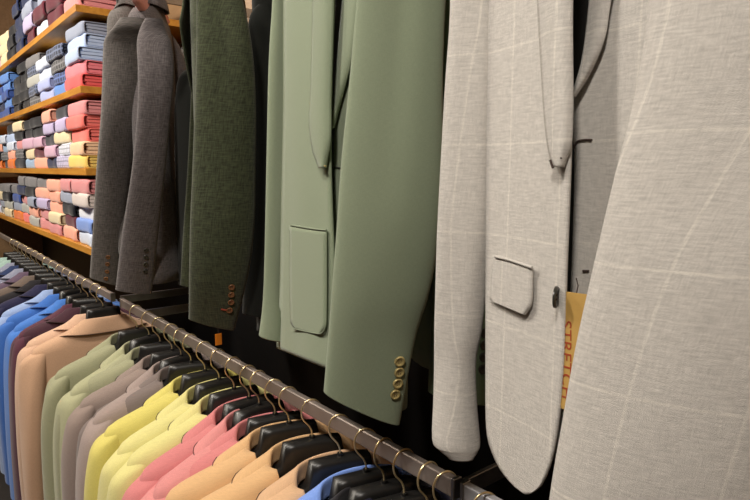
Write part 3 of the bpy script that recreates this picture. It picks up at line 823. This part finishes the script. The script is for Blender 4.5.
front_panel(t, LN, ([(256, 495), (298, 491), (302, 493)], [(256, 532.5), (262, 532.5), (292, 531), (302, 524)]), (257, 301), lambda x: sw(x), name='pocket_flap', off=.004, ncol=12, nrow=20, solid=.003, slant=(11, 14))
seam(t, [(495, 256.5), (508, 259.5), (520, 263.5), (532, 267.5)], .0014, LN, sw, .006, 'pocket_welt')
seam(t, [(550.3, 160), (551.5, 164), (553, 168)], .0010, M['thread'], sw, .0105, 'buttonhole')
seam(t, [(560.2, 155), (561.3, 159)], .0008, M['thread'], sw, .012, 'buttonhole')
# front button, seen almost edge on
Mi = inv(t); R3 = Mi.to_3x3(); d = R3 @ ray(554.8, 297); org = Mi @ CP; k = (-.048 - org.y) / d.y; q = org + d * k
hv = R3 @ hdir(554.8); button(t, M['horn_dark'], q, (-hv * .22 + Vector((hv.y, -hv.x, 0))), .0092)
sw2 = lambda x: .012 * (1 - min(1, abs(x) / .25) ** 3)
front_panel(t, LN, ([(-260, 625), (-60, 600), (0, 592), (70, 584), (95, 574), (125, 572.5), (145, 576), (200, 575), (284, 572), (380, 566), (430, 560), (458, 556)], [(-260, 760), (0, 740), (458, 700)]), (-250, 462), sw2, seed=9, ncol=20, uvoff=.02)
front_panel(t, LN, ([(-260, 622), (-60, 598), (0, 590.5), (60, 583), (96, 573)], [(-260, 660), (-60, 625), (0, 611), (40, 604), (75, 588), (96, 574.5)]), (-250, 96), sw2, name='lapel', off=.006, bulge=.004)
seam(t, [(574, 148), (577, 142), (584, 140), (592, 140)], .0010, M['thread'], sw2, .002, 'chest_pocket')
seam(t, [(583, 271), (586, 271), (589, 271)], .0010, M['thread'], sw2, .002, 'buttonhole')
back_shell(t, LN, -.72, w=.115, d=.055, y0=.012); back_shell(t, M['lining'], -.68, w=.11, d=.03, y0=.010, name='lining')
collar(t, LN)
hang_sleeve(t, LN, .452, [(-232, 462, 490), (-205, 450, 500), (-120, 448, 500), (0, 450, 495.5), (84, 445.5, 496), (206, 439.5, 495), (255, 437.5, 491.5), (326, 435, 484), (360, 434, 477.5), (400, 432.5, 477.5), (440, 431, 480.5), (449, 437, 478.5), (457, 447, 474)], ratio=.55, seed=41, fold=.002)
hang_sleeve(t, LN, .40, [(-420, 720, 820), (-380, 690, 860), (-250, 672, 880), (0, 652, 868), (100, 637, 858), (190, 615.5, 848), (260, 600.5, 842), (350, 582, 822), (450, 565, 800), (520, 553, 782), (590, 545, 765), ],
            ratio=.30, seed=42, fold=.003)

# ---- card tags inside the linen jacket
def card(px0, px1, pyt0, pyt1, pyb0, pyb1, yl, root):
    Mi = inv(root); R3 = Mi.to_3x3(); org = Mi @ CP; out = []
    for (px, py) in ((px0, pyt0), (px1, pyt1), (px1, pyb1), (px0, pyb0)):
        d = R3 @ ray(px, py); k = (yl - org.y) / d.y; q = org + d * k; out.append(Mi.inverted() @ q)
    return out
def tag_thing(c, label, text):
    o0 = c[0]; th = Vector((.0007, 0, 0))
    root = empty('swing_tag', o0); tag(root, label, 'tag')
    loc = [q - o0 for q in c]
    n = (loc[1] - loc[0]).cross(loc[3] - loc[0]).normalized() * .0004
    mb = MB(); mb.grid([[loc[0] + n, loc[1] + n], [loc[3] + n, loc[2] + n]]); mb.grid([[loc[0] - n, loc[1] - n], [loc[3] - n, loc[2] - n]], flip=True)
    ringa = [q + n for q in loc]; ringb = [q - n for q in loc]; mb.grid([ringa, ringb], closed=True)
    mb.build('card', M['card'], root, smooth=False)
    if text:
        cu = bpy.data.curves.new('print', 'FONT'); cu.body = text; cu.size = 1; cu.extrude = .002; cu.align_x = 'LEFT'; cu.space_character = 1.02
        to = bpy.data.objects.new('tmp_text', cu); COL.objects.link(to); bpy.context.view_layer.update()
        me = bpy.data.meshes.new_from_object(to.evaluated_get(bpy.context.evaluated_depsgraph_get()))
        bpy.data.objects.remove(to); me.materials.clear(); me.materials.append(M['ink'])
        xs = [v.co.x for v in me.vertices]; ys = [v.co.y for v in me.vertices]
        x0, x1, y0, y1 = min(xs), max(xs), min(ys), max(ys)
        dn = loc[3] - loc[0]; rt = loc[1] - loc[0]
        toc = (CP - o0).normalized(); nn = n.normalized()
        if nn.dot(toc) < 0: nn = -nn
        for v in me.vertices:
            u = (v.co.x - x0) / (x1 - x0); w_ = (v.co.y - y0) / (y1 - y0)
            v.co = loc[0] + dn * (.24 + .66 * u) + rt * (.05 + .32 * w_) + nn * (.0006 + v.co.z * .05)
        po = bpy.data.objects.new('print', me); COL.objects.link(po); po.parent = root
    MB().tube([(loc[0] + loc[1]) / 2 + Vector((0, 0, -.002)), (loc[0] + loc[1]) / 2 + Vector((.001, -.001, .006)), (loc[0] + loc[1]) / 2 + Vector((.001, .001, .012))], .0005, 6).build('string', M['thread'], root)
tag_thing(card(561, 592, 291, 295, 408, 420, -.040, t), 'gold card tag printed STRETCH hanging inside the linen jacket', 'STRETCH')
tag_thing(card(594, 612, 296, 298, 405, 416, -.030, t), 'plain gold card tag behind the one printed STRETCH', None)

# orange ticket on the dark panel behind the rail
q = at_x(218.5, 339, .64)
tk = empty('price_ticket', q); tag(tk, 'small orange ticket behind the bronze rail, below the olive sleeve', 'ticket')
MB().box(-.009, .009, -.001, .001, -.016, .014).build('card', M['orange_card'], tk, smooth=False, bevel=.0005)
MB().tube([(.0, 0, .012), (0, .002, .06)], .0006, 6).build('string', M['thread'], tk)
# ------------------------------------------------------------------ light
def area(name, loc, tgt, size, power, col=(1, .86, .68), spread=None):
    l = bpy.data.lights.new(name, 'AREA'); l.shape = 'DISK'; l.size = size; l.energy = power; l.color = col
    if spread: l.spread = spread
    o = bpy.data.objects.new(name, l); COL.objects.link(o); o.location = loc
    o.rotation_euler = (Vector(tgt) - Vector(loc)).to_track_quat('-Z', 'Y').to_euler()
area('ceiling_lamp', (-.75, -.3, 2.85), (.5, .35, 1.3), .28, 42, (1, .94, .86))
area('ceiling_lamp', (-.65, 1.2, 2.85), (.5, 1.25, 1.2), .25, 34, (1, .93, .84))
area('ceiling_lamp', (-.65, 2.8, 2.85), (.6, 2.9, 1.3), .25, 48, (1, .92, .8))
area('ceiling_lamp', (-.65, 4.3, 2.85), (.6, 4.2, 1.3), .25, 34, (1, .92, .8))
w = bpy.data.worlds.new('world'); S.world = w; w.use_nodes = True
w.node_tree.nodes['Background'].inputs[0].default_value = (1, .9, .78, 1); w.node_tree.nodes['Background'].inputs[1].default_value = .06
S.view_settings.view_transform = 'Standard'; S.view_settings.look = 'None'; S.view_settings.gamma = 1; S.view_settings.use_curve_mapping = False
S.view_settings.exposure = 0.0
